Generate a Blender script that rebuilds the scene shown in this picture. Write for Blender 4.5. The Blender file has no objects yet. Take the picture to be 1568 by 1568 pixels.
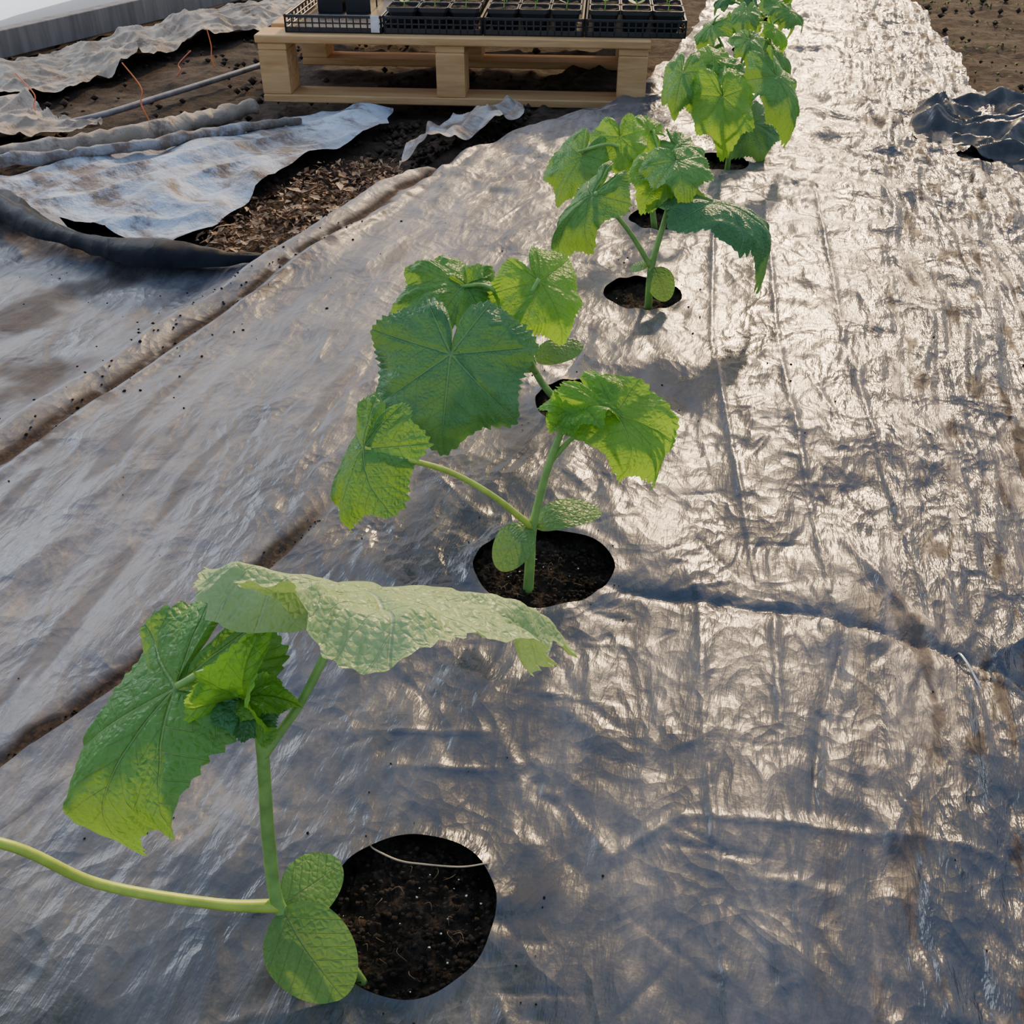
import bpy, math, random
import numpy as np
from mathutils import Vector
rng=random.Random(7); nr=np.random.RandomState(5)
col=bpy.context.scene.collection
# ---------------------------------------------------------------- noise
_perm=nr.permutation(4096)
def _h(ix,iy,seed):
    return _perm[(_perm[(ix+seed*131)&4095]+iy)&4095]
def pn(x,y,seed=0):
    x=np.asarray(x,float)+1000.3; y=np.asarray(y,float)+1000.7
    ix=np.floor(x).astype(int); iy=np.floor(y).astype(int); fx=x-ix; fy=y-iy
    def g(jx,jy,dx,dy):
        a=_h(jx,jy,seed)*(2*np.pi/4096.); return np.cos(a)*dx+np.sin(a)*dy
    u=fx*fx*fx*(fx*(fx*6-15)+10); v=fy*fy*fy*(fy*(fy*6-15)+10)
    a=g(ix,iy,fx,fy); b=g(ix+1,iy,fx-1,fy); c=g(ix,iy+1,fx,fy-1); d=g(ix+1,iy+1,fx-1,fy-1)
    return ((a+(b-a)*u)*(1-v)+(c+(d-c)*u)*v)*1.5
def facet(x,y,seed=0):
    k=(x+y)*.366; x=x+k+900.2; y=y+k+900.9
    ix=np.floor(x).astype(int); iy=np.floor(y).astype(int); fx=x-ix; fy=y-iy
    H=lambda a,b:_h(a,b,seed)/2048.-1
    h00=H(ix,iy);h11=H(ix+1,iy+1);h10=H(ix+1,iy);h01=H(ix,iy+1)
    return np.where(fx>fy,h00*(1-fx)+h10*(fx-fy)+h11*fy,h00*(1-fy)+h01*(fy-fx)+h11*fx)
def fbm(x,y,o=4,seed=0):
    r=0;A=1
    for i in range(o): r=r+A*pn(x*2**i,y*2**i,seed+i); A*=.5
    return r
def ridged(x,y,o=3,seed=0):
    r=0;A=1
    for i in range(o): r=r+A*(1-np.minimum(1,np.abs(pn(x*2**i,y*2**i,seed+i))*2.2))**2; A*=.5
    return r
def sst(a,b,x):
    t=np.clip((x-a)/(b-a),0,1); return t*t*(3-2*t)
# ---------------------------------------------------------------- ground shape
BX,BY=.242,.970
def bed(x,y): return x*BY-y*BX, x*BX+y*BY
BERM=np.array([(-.95,-.2),(-.80,.5),(-.631,1.051),(-.553,1.266),(-.401,1.627),(-.279,1.904),(-.067,2.458),(.22,3.175),(.7,4.4),(1.2,5.6)])
FLP=np.array([(-.80,.02),(-.56,.40),(-.439,.577),(-.369,.676),(-.302,.781),(-.229,.906),(-.177,1.023),(-.12,1.15)])
def berm_d(x,y): return x-np.interp(y,BERM[:,1],BERM[:,0])
def fold_d(x,y): return (x-np.interp(y,FLP[:,1],FLP[:,0]))*.83
def fold_m(x,y): return sst(1.04,.86,y)
HOLES=[(-.076,.447,.064,.069),(.033,.858,.076,.066),(.092,1.21,.062,.062),(.213,1.565,.064,.066),(.29,1.91,.066,.066),
       (.455,2.25,.06,.06),(.54,2.6,.06,.06),(.634,2.95,.06,.06),(.726,3.34,.06,.06),(.843,3.78,.06,.06),(.98,4.25,.06,.06)]
def macro(x,y):
    x=np.asarray(x,float);y=np.asarray(y,float)
    d=berm_d(x,y)+.012*pn(x*5,y*5,9)
    h=-.040*(1-sst(-.16,-.02,d))
    h=h-.010*np.exp(-((d+.022)/.012)**2)+.007*np.exp(-((d-.01)/.012)**2)+.016*np.exp(-((d+.07)/.022)**2)
    f=fold_d(x,y); m=fold_m(x,y)
    h=h-m*.004*(1-sst(-.06,.0,f))-m*.010*np.exp(-((f+.016)/.012)**2)
    h=h+.010*pn(x*1.7,y*1.7,3)*sst(.1,.5,np.abs(bed(x,y)[0]+.19))
    return h
CREASE=[]
def cr(pts,h,w):
    for a,b in zip(pts[:-1],pts[1:]): CREASE.append((a,b,h,w))
cr([(.104,.822),(.214,.801),(.311,.786),(.398,.743),(.447,.702),(.54,.64)],-.007,.007)
cr([(.369,.906),(.419,.729)],.007,.008)
cr([(.197,.827),(.173,.644),(.158,.475),(.147,.33)],.004,.0035)
cr([(.342,.776),(.283,.644),(.246,.536)],-.008,.007)
cr([(.075,.492),(.137,.530),(.324,.511),(.400,.481)],.003,.004)
cr([(-.014,.584),(-.104,.584)],.003,.006)
cr([(.432,.693),(.60,.80)],.008,.010); cr([(.432,.693),(.56,.60)],-.007,.008); cr([(.432,.693),(.40,.56)],.007,.008)
cr([(.26,.83),(.30,1.4),(.40,2.0)],.005,.004); cr([(.33,.8),(.40,1.4),(.50,2.0)],.005,.005); cr([(.42,.75),(.50,1.4),(.62,2.1)],.005,.005)
cr([(.20,.34),(.235,.60),(.27,.80)],.004,.004); cr([(.30,.36),(.34,.60)],.005,.005)
for i in range(1300):
    s=rng.uniform(-.6,.9); a=rng.uniform(.1,3.2) if i%3 else rng.uniform(.2,1.3)
    lng=(s>.1 or s<-.35)
    L=rng.uniform(.015,.11)*(1.6 if lng else 1); th=rng.gauss(1.57,.32) if lng else rng.uniform(0,3.14)
    x0=s*BY+a*BX; y0=-s*BX+a*BY
    x1=x0+L*(math.cos(th)*BY+math.sin(th)*BX); y1=y0+L*(-math.cos(th)*BX+math.sin(th)*BY)
    CREASE.append(((x0,y0),(x1,y1),rng.choice([-1,1])*rng.uniform(.0007,.0028)*(.7 if s<-.3 else 1),rng.uniform(.0016,.0045)))
def wrinkle(X,Y):
    s,a=bed(X,Y)
    w1=pn(s*3,a*3,11)*.5; w2=pn(s*3,a*3,12)*.5
    right=sst(.06,.30,s)
    z=.0030*fbm(s*5,a*4,2,30)
    iso=(1-.45*sst(-.3,-.6,s))*(1-.15*right)
    pat=.45+.55*sst(-.3,.3,pn(s*6,a*4,17))
    z=z+iso*(.0050*facet(s*8+w1,a*5+w2,20)+pat*(.0034*facet(s*18+w1*2,a*13+w2*2,21)+.0015*facet(s*42+w1*3,a*34+w2*3,22)))
    z=z+right*(.0062*facet(s*24+w1*2,a*2.4,41)+.0040*facet(s*52+w2*3,a*5+w1,42)+.0020*facet(s*40+w2*3,a*26+w1,45)+.0017*facet(s*95+w2*3,a*9+w1,50)+.004*ridged(s*13+.6*w1,a*2.2,2,43))
    z=z+(1-right)*.0008*pn(s*30,a*9,44)
    far=sst(1.4,2.6,a)
    z=z+far*(.008*facet(s*14+w1,a*16+w2,46)+.004*facet(s*26+w1,a*30+w2,49))
    left=sst(-.4,-.7,s)
    z=z+left*(.005*pn(s*14,a*2.4,47)+.003*facet(s*22+w1,a*5,48))
    for (p,q,h,w) in CREASE:
        dx=q[0]-p[0];dy=q[1]-p[1];l2=dx*dx+dy*dy; m=4*w
        ok=(X>min(p[0],q[0])-m)&(X<max(p[0],q[0])+m)&(Y>min(p[1],q[1])-m)&(Y<max(p[1],q[1])+m)
        ok=np.nonzero(ok)[0]
        if not len(ok): continue
        xx=X[ok];yy=Y[ok]
        t=((xx-p[0])*dx+(yy-p[1])*dy)/l2; tc=np.clip(t,0,1)
        d=np.hypot(xx-p[0]-tc*dx,yy-p[1]-tc*dy)
        z[ok]+=h*np.exp(-d/w)*(.35+.65*np.sin(np.pi*np.clip(t,.08,.92)))
    for k,(cx,cy,rx,ry) in enumerate(HOLES):
        r=np.hypot(X-cx,Y-cy); th=np.arctan2(Y-cy,X-cx)
        e=np.exp(-np.maximum(0,r-.06)/.045)
        z=z*(1-.75*np.exp(-(np.maximum(0,r-.06)/.03)**2))
        z+=e*.0016*np.sin(7*th+k+3*np.sin(2*th+k))+.003*np.exp(-((r-rx)/.010)**2)
    return z
def dirt_shade(X,Y):
    s,a=bed(X,Y); right=sst(.04,.30,s); left=sst(-.25,-.65,s)
    n1=fbm(s*3,a*2,4,200); n5=fbm(s*16,a*3.2,5,210); n6=fbm(s*11+pn(s*4,a*4,3),a*8,5,215)
    d=.09+.10*n1+.11*n5+.09*n6+.24*left+.08*sst(.75,1.9,a)*(1-right)
    st=fbm(s*38,a*2.6,4,220); d=d+right*(.40*sst(.05,.45,st)-.03)
    wp=fbm(s*14,a*3.4,5,230); d=d*(1-.97*right*sst(-.08,.12,wp))
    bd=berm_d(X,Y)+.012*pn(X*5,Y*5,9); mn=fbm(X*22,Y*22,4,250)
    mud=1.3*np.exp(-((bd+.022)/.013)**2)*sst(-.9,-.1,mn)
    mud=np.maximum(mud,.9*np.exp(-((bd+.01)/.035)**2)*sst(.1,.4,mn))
    f=fold_d(X,Y); mud=np.maximum(mud,fold_m(X,Y)*1.6*np.exp(-((f+.018+.004*mn)/.011)**2))  # fold line: shade under the flap painted near-black, along with soil
    path=1-sst(-.20,-.06,bd); pm=fbm(X*5,Y*5,5,260)
    mud=np.maximum(mud,path*.7*sst(.0,.55,pm))
    mud=np.maximum(mud,.40*sst(.5,.75,fbm(s*22,a*3,4,265))*left)
    mud=np.maximum(mud,.75*right*sst(.40,.56,fbm(s*34,a*8,5,270)))
    return np.stack([np.clip(d,0.02,.85),np.clip(mud,0,1),right,np.ones_like(s)],1)
# ---------------------------------------------------------------- materials helpers
class M:
    def __init__(s,name):
        s.m=bpy.data.materials.new(name); s.m.use_nodes=True; s.t=s.m.node_tree; s.t.nodes.clear()
        s.out=s.n('ShaderNodeOutputMaterial')
    def n(s,ty,ins=None,**kw):
        nd=s.t.nodes.new(ty)
        for k,v in kw.items(): setattr(nd,k,v)
        for k,v in (ins or {}).items():
            if isinstance(v,bpy.types.NodeSocket): s.t.links.new(v,nd.inputs[k])
            else: nd.inputs[k].default_value=v
        return nd
    def math(s,op,a,b=0.0,c=None,clamp=False):
        d={0:a,1:b}
        if c is not None:d[2]=c
        return s.n('ShaderNodeMath',d,operation=op,use_clamp=clamp).outputs[0]
    def mix(s,f,a,b):
        return s.n('ShaderNodeMix',{0:f,6:a,7:b},data_type='RGBA').outputs[2]
    def mr(s,v,a,b,c=0.,d=1.):
        return s.n('ShaderNodeMapRange',{0:v,1:a,2:b,3:c,4:d}).outputs[0]
    def coord(s,scale=(1,1,1),rot=0.,kind='Object'):
        tc=s.n('ShaderNodeTexCoord').outputs[kind]
        r=s.n('ShaderNodeMapping',{0:tc,2:(0,0,rot)}).outputs[0] if rot else tc
        return s.n('ShaderNodeMapping',{0:r,3:scale}).outputs[0] if scale!=(1,1,1) else r
    def noise(s,v,sc,det=4,rough=.55,dist=0.):
        return s.n('ShaderNodeTexNoise',{'Vector':v,'Scale':sc,'Detail':det,'Roughness':rough,'Distortion':dist}).outputs[0]
    def bump(s,h,st,dist,nrm=None):
        d={'Height':h,'Strength':st,'Distance':dist}
        if nrm is not None:d['Normal']=nrm
        return s.n('ShaderNodeBump',d).outputs[0]
    def bsdf(s,**k):
        mp={'c':'Base Color','r':'Roughness','n':'Normal','sp':'Specular IOR Level','m':'Metallic'}
        return s.n('ShaderNodeBsdfPrincipled',{mp[a]:b for a,b in k.items()}).outputs[0]
    def done(s,sh):
        s.t.links.new(sh,s.out.inputs[0]); return s.m
def c4(r,g,b): return (r,g,b,1)
ROT=math.radians(14)
def plastic(name,attr=True,dust=.12,rr=0.,sp_=.35):
    m=M(name); v=m.coord(rot=ROT)
    vs=m.n('ShaderNodeMapping',{0:v,3:(1,.22,1)}).outputs[0]
    n3=m.noise(v,170,2,.6); n2=m.noise(vs,55,4,.7,.3)
    if attr:
        at=m.n('ShaderNodeAttribute',attribute_name='dirt_shade').outputs[0]
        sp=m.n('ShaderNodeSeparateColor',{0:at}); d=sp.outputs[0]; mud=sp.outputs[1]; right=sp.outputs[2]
    else:
        nn=m.noise(v,12,4,.6); d=m.mr(nn,.4,.8,.0,dust*2); mud=0.; right=0.
    d=m.math('MULTIPLY',d,m.math('MULTIPLY',m.mr(n3,.25,.7,.75,1.2),m.mr(n2,.3,.7,.60,1.35)),clamp=True)
    dustc=m.mix(n2,c4(.28,.262,.26),c4(.42,.395,.38))
    dustc=m.mix(right,dustc,c4(.36,.255,.16))
    base=c4(.018,.028,.048) if attr else c4(.006,.008,.012)
    c=m.mix(d,base,dustc); spec=sp_
    if attr:
        mud_shade_c=m.mix(m.mr(n3,.35,.65),c4(.014,.011,.009),c4(.10,.07,.05)); mf=m.math('MULTIPLY',mud,m.mr(n3,.3,.55,.7,1.1),clamp=True)
        c=m.mix(mf,c,mud_shade_c); spec=m.mr(mf,0,1,.75,.10)
    r=m.math('ADD',m.mr(d,0,.6,.21+rr,.54),m.math('MULTIPLY',n3,.10))
    if attr: r=m.math('ADD',r,m.math('MULTIPLY',mud,.45),clamp=True)
    dv=m.n('ShaderNodeVectorMath',{0:m.n('ShaderNodeMapping',{0:v,3:(1,.6,1)}).outputs[0],1:m.n('ShaderNodeVectorMath',{0:m.n('ShaderNodeTexNoise',{'Vector':v,'Scale':9.,'Detail':1.}).outputs[1],3:.08},operation='SCALE').outputs[0]},operation='ADD').outputs[0]
    vo=m.n('ShaderNodeTexVoronoi',{'Vector':dv,'Scale':24.,'Randomness':1.},feature='F1').outputs[0]
    vo2=m.n('ShaderNodeTexVoronoi',{'Vector':dv,'Scale':75.,'Randomness':1.},feature='F1').outputs[0]
    h=m.math('MULTIPLY_ADD',vo,m.mr(right,0,1,.0032,.0042) if attr else .003,m.math('MULTIPLY',vo2,m.mr(right,0,1,.0012,.0016) if attr else .0004))
    h=m.math('MULTIPLY_ADD',n2,m.mr(right,0,1,.0016,.0044) if attr else .0006,h)
    h=m.math('MULTIPLY_ADD',n3,.0003,h)
    nb=m.bump(h,1.,1.)
    return m.done(m.bsdf(c=c,r=r,n=nb,sp=spec))
def soilmat(name,dark,light,sc=60):
    m=M(name); v=m.coord()
    n=m.noise(v,sc,6,.7); n2=m.noise(v,sc*.15,3,.6)
    c=m.mix(m.mr(n,.35,.68),dark,light)
    c=m.mix(m.mr(n2,.45,.65,0,.6),c,tuple(x*.5 for x in dark[:3])+(1,))
    return m.done(m.bsdf(c=c,r=.92,n=m.bump(n,1.,.012),sp=.2))
def leafmat(name,c0,c1,vein,tr,trc):
    m=M(name); uv=m.n('ShaderNodeUVMap',uv_map='leaf').outputs[0]
    sx=m.n('ShaderNodeSeparateXYZ',{0:uv}); a=sx.outputs[0]; b=sx.outputs[1]
    wid=m.mr(b,0,1,.011,.003)
    main=m.math('SUBTRACT',1.,m.n('ShaderNodeMapRange',{0:m.math('DIVIDE',a,wid),1:.6,2:1.7}).outputs[0])
    f=m.math('FRACT',m.math('SUBTRACT',m.math('MULTIPLY',b,6.5),m.math('MULTIPLY',a,5.5)))
    f=m.math('ABSOLUTE',m.math('SUBTRACT',f,.5))
    sec=m.math('SUBTRACT',1.,m.mr(f,.012,.045))
    ob=m.coord(); ter=m.n('ShaderNodeTexVoronoi',{'Vector':ob,'Scale':190.},feature='DISTANCE_TO_EDGE').outputs[0]
    tv=m.math('SUBTRACT',1.,m.mr(ter,.0,.12))
    vv=m.math('MAXIMUM',main,m.math('MULTIPLY',sec,.5)); vt=m.math('MAXIMUM',vv,m.math('MULTIPLY',tv,.22))
    n=m.noise(ob,28,4,.6)
    c=m.mix(m.mr(n,.3,.7),c0,c1); c=m.mix(m.math('MULTIPLY',vt,.65),c,vein)
    hh=m.math('MULTIPLY_ADD',vv,-.0012,m.math('MULTIPLY_ADD',m.noise(ob,110,3),.0022,m.math('MULTIPLY',m.mr(ter,0,.35),.0008)))
    nb=m.bump(hh,.9,1.)
    p=m.bsdf(c=c,r=.42,n=nb,sp=.5)
    tc=m.mix(m.math('MULTIPLY',vt,.6),trc,tuple(x*.55 for x in trc[:3])+(1,))
    t=m.n('ShaderNodeBsdfTranslucent',{0:tc,1:nb}).outputs[0]
    return m.done(m.n('ShaderNodeMixShader',{0:tr,1:p,2:t}).outputs[0])
def simple(name,c,r=.6,sp=.4,ns=30,var=.35,b=.2,bd=.002,stretch=(1,1,1),metal=0.):
    m=M(name); v=m.coord(stretch); n=m.noise(v,ns,4,.6)
    cc=m.mix(m.mr(n,.3,.7),tuple(x*(1-var) for x in c)+(1,),tuple(min(1,x*(1+var)) for x in c)+(1,))
    return m.done(m.bsdf(c=cc,r=r,sp=sp,n=m.bump(n,b,bd),m=metal))
MP=plastic('mulch_plastic'); MP2=plastic('fold_plastic',False,.02,.25,.15); MP3=plastic('scrap_plastic',False,.10,.08,.6)
MS=soilmat('potting_soil',c4(.016,.012,.009),c4(.10,.075,.055),90)
MG=soilmat('garden_soil',c4(.028,.020,.014),c4(.10,.070,.048),28)
ML={'d':leafmat('leaf_dark',c4(.045,.18,.06),c4(.08,.25,.07),c4(.22,.41,.17),.20,c4(.22,.48,.06)),
    'b':leafmat('leaf_bright',c4(.12,.34,.03),c4(.19,.44,.045),c4(.38,.57,.16),.42,c4(.42,.76,.05)),
    'p':leafmat('leaf_pale',c4(.30,.45,.15),c4(.42,.56,.22),c4(.56,.64,.34),.22,c4(.40,.66,.10)),
    'm':leafmat('leaf_mid',c4(.08,.255,.05),c4(.13,.345,.065),c4(.31,.50,.19),.30,c4(.34,.64,.05)),
    'c':leafmat('cotyledon',c4(.11,.27,.05),c4(.18,.35,.08),c4(.25,.41,.15),.28,c4(.32,.54,.07))}
MST=simple('stem_green',(.25,.45,.10),.45,.5,60,.25,.2,.001)
MSY=simple('petiole_yellow',(.46,.60,.07),.4,.5,60,.2,.2,.001)
# ---------------------------------------------------------------- mesh helpers
def mkobj(name,verts,faces,mats,parent=None,smooth=True,mi=None,uv=None,attr=None):
    me=bpy.data.meshes.new(name); me.from_pydata([tuple(v) for v in verts],[],faces)
    for mm in (mats if isinstance(mats,(list,tuple)) else [mats]): me.materials.append(mm)
    if smooth: me.polygons.foreach_set('use_smooth',[True]*len(me.polygons))
    if mi is not None: me.polygons.foreach_set('material_index',mi)
    if uv is not None:
        ul=me.uv_layers.new(name='leaf'); li=np.zeros(len(me.loops),int); me.loops.foreach_get('vertex_index',li)
        ul.data.foreach_set('uv',np.asarray(uv)[li].ravel())
    if attr is not None:
        at=me.attributes.new('dirt_shade','FLOAT_COLOR','POINT'); at.data.foreach_set('color',np.asarray(attr,dtype=np.float32).ravel())
    me.update(); o=bpy.data.objects.new(name,me); col.objects.link(o)
    if parent: o.parent=parent
    return o
def empty(name):
    e=bpy.data.objects.new(name,None); e.empty_display_size=.05; col.objects.link(e); return e
class Acc:
    def __init__(s): s.v=[];s.f=[];s.m=[]
    def add(s,v,f,mi=0):
        o=len(s.v); s.v+= [tuple(x) for x in v]; s.f+=[tuple(i+o for i in q) for q in f]; s.m+=[mi]*len(f)
    def obj(s,name,mats,parent=None,smooth=True): return mkobj(name,s.v,s.f,mats,parent,smooth,s.m)
def gridfaces(nu,nv):
    i=np.arange(nv-1)[:,None]*nu+np.arange(nu-1)[None,:]
    return np.stack([i,i+1,i+1+nu,i+nu],-1).reshape(-1,4)
def catmull(P,n=8):
    P=[Vector(p) for p in P]; Q=[P[0]*2-P[1]]+P+[P[-1]*2-P[-2]]; out=[]
    for i in range(1,len(Q)-2):
        for k in range(n):
            t=k/n; a,b,c,d=Q[i-1:i+3]
            out.append(.5*((2*b)+(c-a)*t+(2*a-5*b+4*c-d)*t*t+(3*b-a-3*c+d)*t**3))
    out.append(P[-1]); return out
def tube(P,R,sides=10,n=8,ridge=0.):
    C=catmull(P,n) if len(P)>2 else [Vector(P[0]).lerp(Vector(P[1]),k/n) for k in range(n+1)]
    N=len(C); vs=[];fs=[]
    t=(C[1]-C[0]).normalized(); u=t.cross(Vector((1,.1,.05))).normalized()
    for i,c in enumerate(C):
        t=(C[min(i+1,N-1)]-C[max(i-1,0)]).normalized(); u=(u-t*u.dot(t)).normalized(); w=t.cross(u)
        x=i/(N-1)*(len(R)-1); k=min(int(x),len(R)-2); r=R[k]+(R[k+1]-R[k])*(x-k)
        for j in range(sides):
            a=2*math.pi*j/sides; rr=r*(1+(ridge if j%2 else -ridge)); vs.append(c+u*math.cos(a)*rr+w*math.sin(a)*rr)
    for i in range(N-1):
        for j in range(sides):
            k=(j+1)%sides; fs.append((i*sides+j,i*sides+k,(i+1)*sides+k,(i+1)*sides+j))
    fs.append(tuple(range(sides))[::-1]); fs.append(tuple((N-1)*sides+j for j in range(sides)))
    return vs,fs
def box(acc,o,ax,ay,sx,sy,z0,z1,mi=0,bev=.002):
    vs=[];fs=[]
    def ring(ins,z):
        for (a,b) in((ins,ins),(sx-ins,ins),(sx-ins,sy-ins),(ins,sy-ins)):
            vs.append((o[0]+ax[0]*a+ay[0]*b,o[1]+ax[1]*a+ay[1]*b,z))
    ring(bev,z0);ring(0,z0+bev);ring(0,z1-bev);ring(bev,z1)
    for r in range(3):
        for j in range(4):
            k=(j+1)%4; fs.append((r*4+j,r*4+k,r*4+4+k,r*4+4+j))
    fs.append((3,2,1,0));fs.append((12,13,14,15)); acc.add(vs,fs,mi)
# ---------------------------------------------------------------- ground + sheets
XL=np.array([(-.2,-.9),(.5,-.8),(1.2,-.62),(1.77,-.46),(1.9,-.38),(2.2,-.22),(2.45,-.03),(2.65,.15),(2.85,.33),(3.6,.58),(5.8,1.15)])
XR=np.array([(-.2,1.35),(1.5,1.25),(2.3,1.13),(2.7,1.2),(3.1,1.3),(4.2,1.48),(5.8,1.75)])
Ys=np.array(list(np.arange(-.1,.2,.02))+list(np.arange(.2,1.3,.0032))+list(np.arange(1.3,2.4,.006))+list(np.arange(2.4,5.7,.014)))
nu=660
xl=np.interp(Ys,XL[:,0],XL[:,1])+.012*pn(Ys*9,Ys*0,61); xr=np.interp(Ys,XR[:,0],XR[:,1])+.03*pn(Ys*5,Ys*0,62)
U=np.linspace(0,1,nu); Y=np.repeat(Ys[:,None],nu,1); X=(xl[:,None]+(xr-xl)[:,None]*U[None,:]).ravel(); Y=Y.ravel().copy()
F=gridfaces(nu,len(Ys)); dele=np.zeros(len(F),bool)
for k,(cx,cy,rx,ry) in enumerate(HOLES):
    th=np.arctan2(Y-cy,X-cx); w=1+.02*np.sin(3*th+k)+.008*np.sin(8*th+2*k)
    q=np.hypot((X-cx)/rx,(Y-cy)/ry)/w
    d=(q[F]<1).any(1); dele|=d
    bv=np.unique(F[d]); bv=bv[q[bv]>=1]; X[bv]=cx+(X[bv]-cx)/q[bv]; Y[bv]=cy+(Y[bv]-cy)/q[bv]
F=F[~dele]; used=np.unique(F); mp=-np.ones(len(X),int); mp[used]=np.arange(len(used)); X=X[used];Y=Y[used];F=mp[F]
Z=macro(X,Y)+wrinkle(X,Y)+.004
mkobj('plastic_mulch_sheet',np.stack([X,Y,Z],1).tolist(),F.tolist(),MP,attr=dirt_shade(X,Y))
# left path sheet
RB=np.array([(-2.2,2.2),(-1.5,2.10),(-1.02,2.03),(-.888,1.90),(-.716,1.81),(-.566,1.77),(-.44,1.775)])
nu,nv=260,380
U=np.linspace(-2.2,-.44,nu); V=np.linspace(0,1,nv)
top=np.interp(U,RB[:,0],RB[:,1])
Y=-.1+(top[None,:]+.1)*V[:,None]
xr2=np.interp(Y,XL[:,0],XL[:,1])+.02
X=-2.2+(xr2+2.2)*((U+2.2)/1.76)[None,:]
X=X.ravel();Y=Y.ravel()
e=np.repeat(V,nu); lift=.015*sst(.955,.985,e)*(1-.35*sst(.985,1,e))*sst(-.40,-.62,X)
Z=macro(X,Y)+wrinkle(X,Y)+.001+lift
mkobj('plastic_path_sheet',np.stack([X,Y,Z],1).tolist(),gridfaces(nu,nv).tolist(),MP,attr=dirt_shade(X,Y))
# turned-over black edge: a folded strip
EX=np.array([(-1.6,2.13),(-1.3,2.085),(-1.02,2.02),(-.888,1.885),(-.8,1.82),(-.716,1.78),(-.62,1.750),(-.52,1.745),(-.43,1.762)])
nn=260; prof=[(-.040,-.004),(-.036,.010),(-.026,.019),(-.012,.024),(.000,.022),(.010,.015),(.018,.017),(.030,.012),(.040,-.006)]
vs=[]
for i in range(nn):
    x=-1.6+1.19*i/(nn-1); y=float(np.interp(x,EX[:,0],EX[:,1])); tp=min(1,max(0,(-.41-x)/.20))**.6
    sc=(.95+.40*float(pn(x*6,.5,72)))*tp
    for j,(a,b) in enumerate(prof):
        nz_=float(facet(np.array(x*10.),np.array(j*.8),70)); n2_=float(facet(np.array(x*34.),np.array(j*.9),73))
        vs.append((x,y+a*sc+.008*nz_*tp-.006,b*sc*1.1+.006*nz_*tp*(b>0)+.003*n2_-.022*(1-tp)+float(macro(x,y))*.3+.008))
mkobj('folded_plastic_edge',vs,gridfaces(len(prof),nn).tolist(),MP2)
# overlapping flap along the fold
nn=150; yy=np.linspace(.30,1.03,nn); vs=[]
for i,y in enumerate(yy):
    x=float(np.interp(y,FLP[:,1],FLP[:,0])); tp=min(1,(nn-1-i)/(nn*.3))
    for j in range(12):
        w_=(j/11*.06-.002*tp+.004*float(pn(y*22,1,80)))
        vs.append([x+w_*.83,y-w_*.55,tp*(.003*(1-j/11)**1.5)+(0.001*tp if j==0 else 0)])
vs=np.array(vs)
rx_=np.maximum(vs[:,0],np.interp(vs[:,1],FLP[:,1],FLP[:,0])+.012)
vs[:,2]+=macro(rx_,vs[:,1])+wrinkle(rx_,vs[:,1])+.0045
vs[:,2]-=np.tile(np.where(np.arange(12)==11,.003,0),nn)
dt=dirt_shade(rx_+.03,vs[:,1]); dt[:,1]*=.3
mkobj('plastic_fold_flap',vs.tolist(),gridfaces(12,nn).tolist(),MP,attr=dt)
# base soil
gx=np.concatenate([np.arange(-5,-2,.1),np.arange(-2,2.2,.02),np.arange(2.2,5,.1)]); gy=np.concatenate([np.arange(-1,1.5,.06),np.arange(1.5,4.6,.02),np.arange(4.6,9,.1)])
X,Y=np.meshgrid(gx,gy); sh=X.shape; X=X.ravel();Y=Y.ravel()
Z=macro(X,Y)-.034+.012*fbm(X*5,Y*5,3,90)+.010*np.maximum(0,fbm(X*20,Y*20,2,93))
mkobj('soil_ground',np.stack([X,Y,Z],1).tolist(),gridfaces(sh[1],sh[0]).tolist(),MG)
MPE=simple('perlite',(.75,.73,.68),.8,.3); MCR=soilmat('soil_crumb',c4(.02,.014,.01),c4(.09,.06,.04),120)
def crumb(acc,x,y,z,r,mi=0):
    vs=[];k=rng.random()*9
    for i,(a,b,c) in enumerate([(0,0,1),(.9,0,.2),(.2,.85,.3),(-.8,.4,.1),(-.5,-.75,.2),(.4,-.8,.1),(0,0,-.8)]):
        s=r*rng.uniform(.7,1.25); ca,sa=math.cos(k),math.sin(k); vs.append((x+s*(a*ca-b*sa),y+s*(a*sa+b*ca),z+s*c*.8))
    acc.add(vs,[(0,1,2),(0,2,3),(0,3,4),(0,4,5),(0,5,1),(6,2,1),(6,3,2),(6,4,3),(6,5,4),(6,1,5)],mi)
MFIB=simple('root_fibre',(.28,.19,.11),.8,.2)
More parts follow.
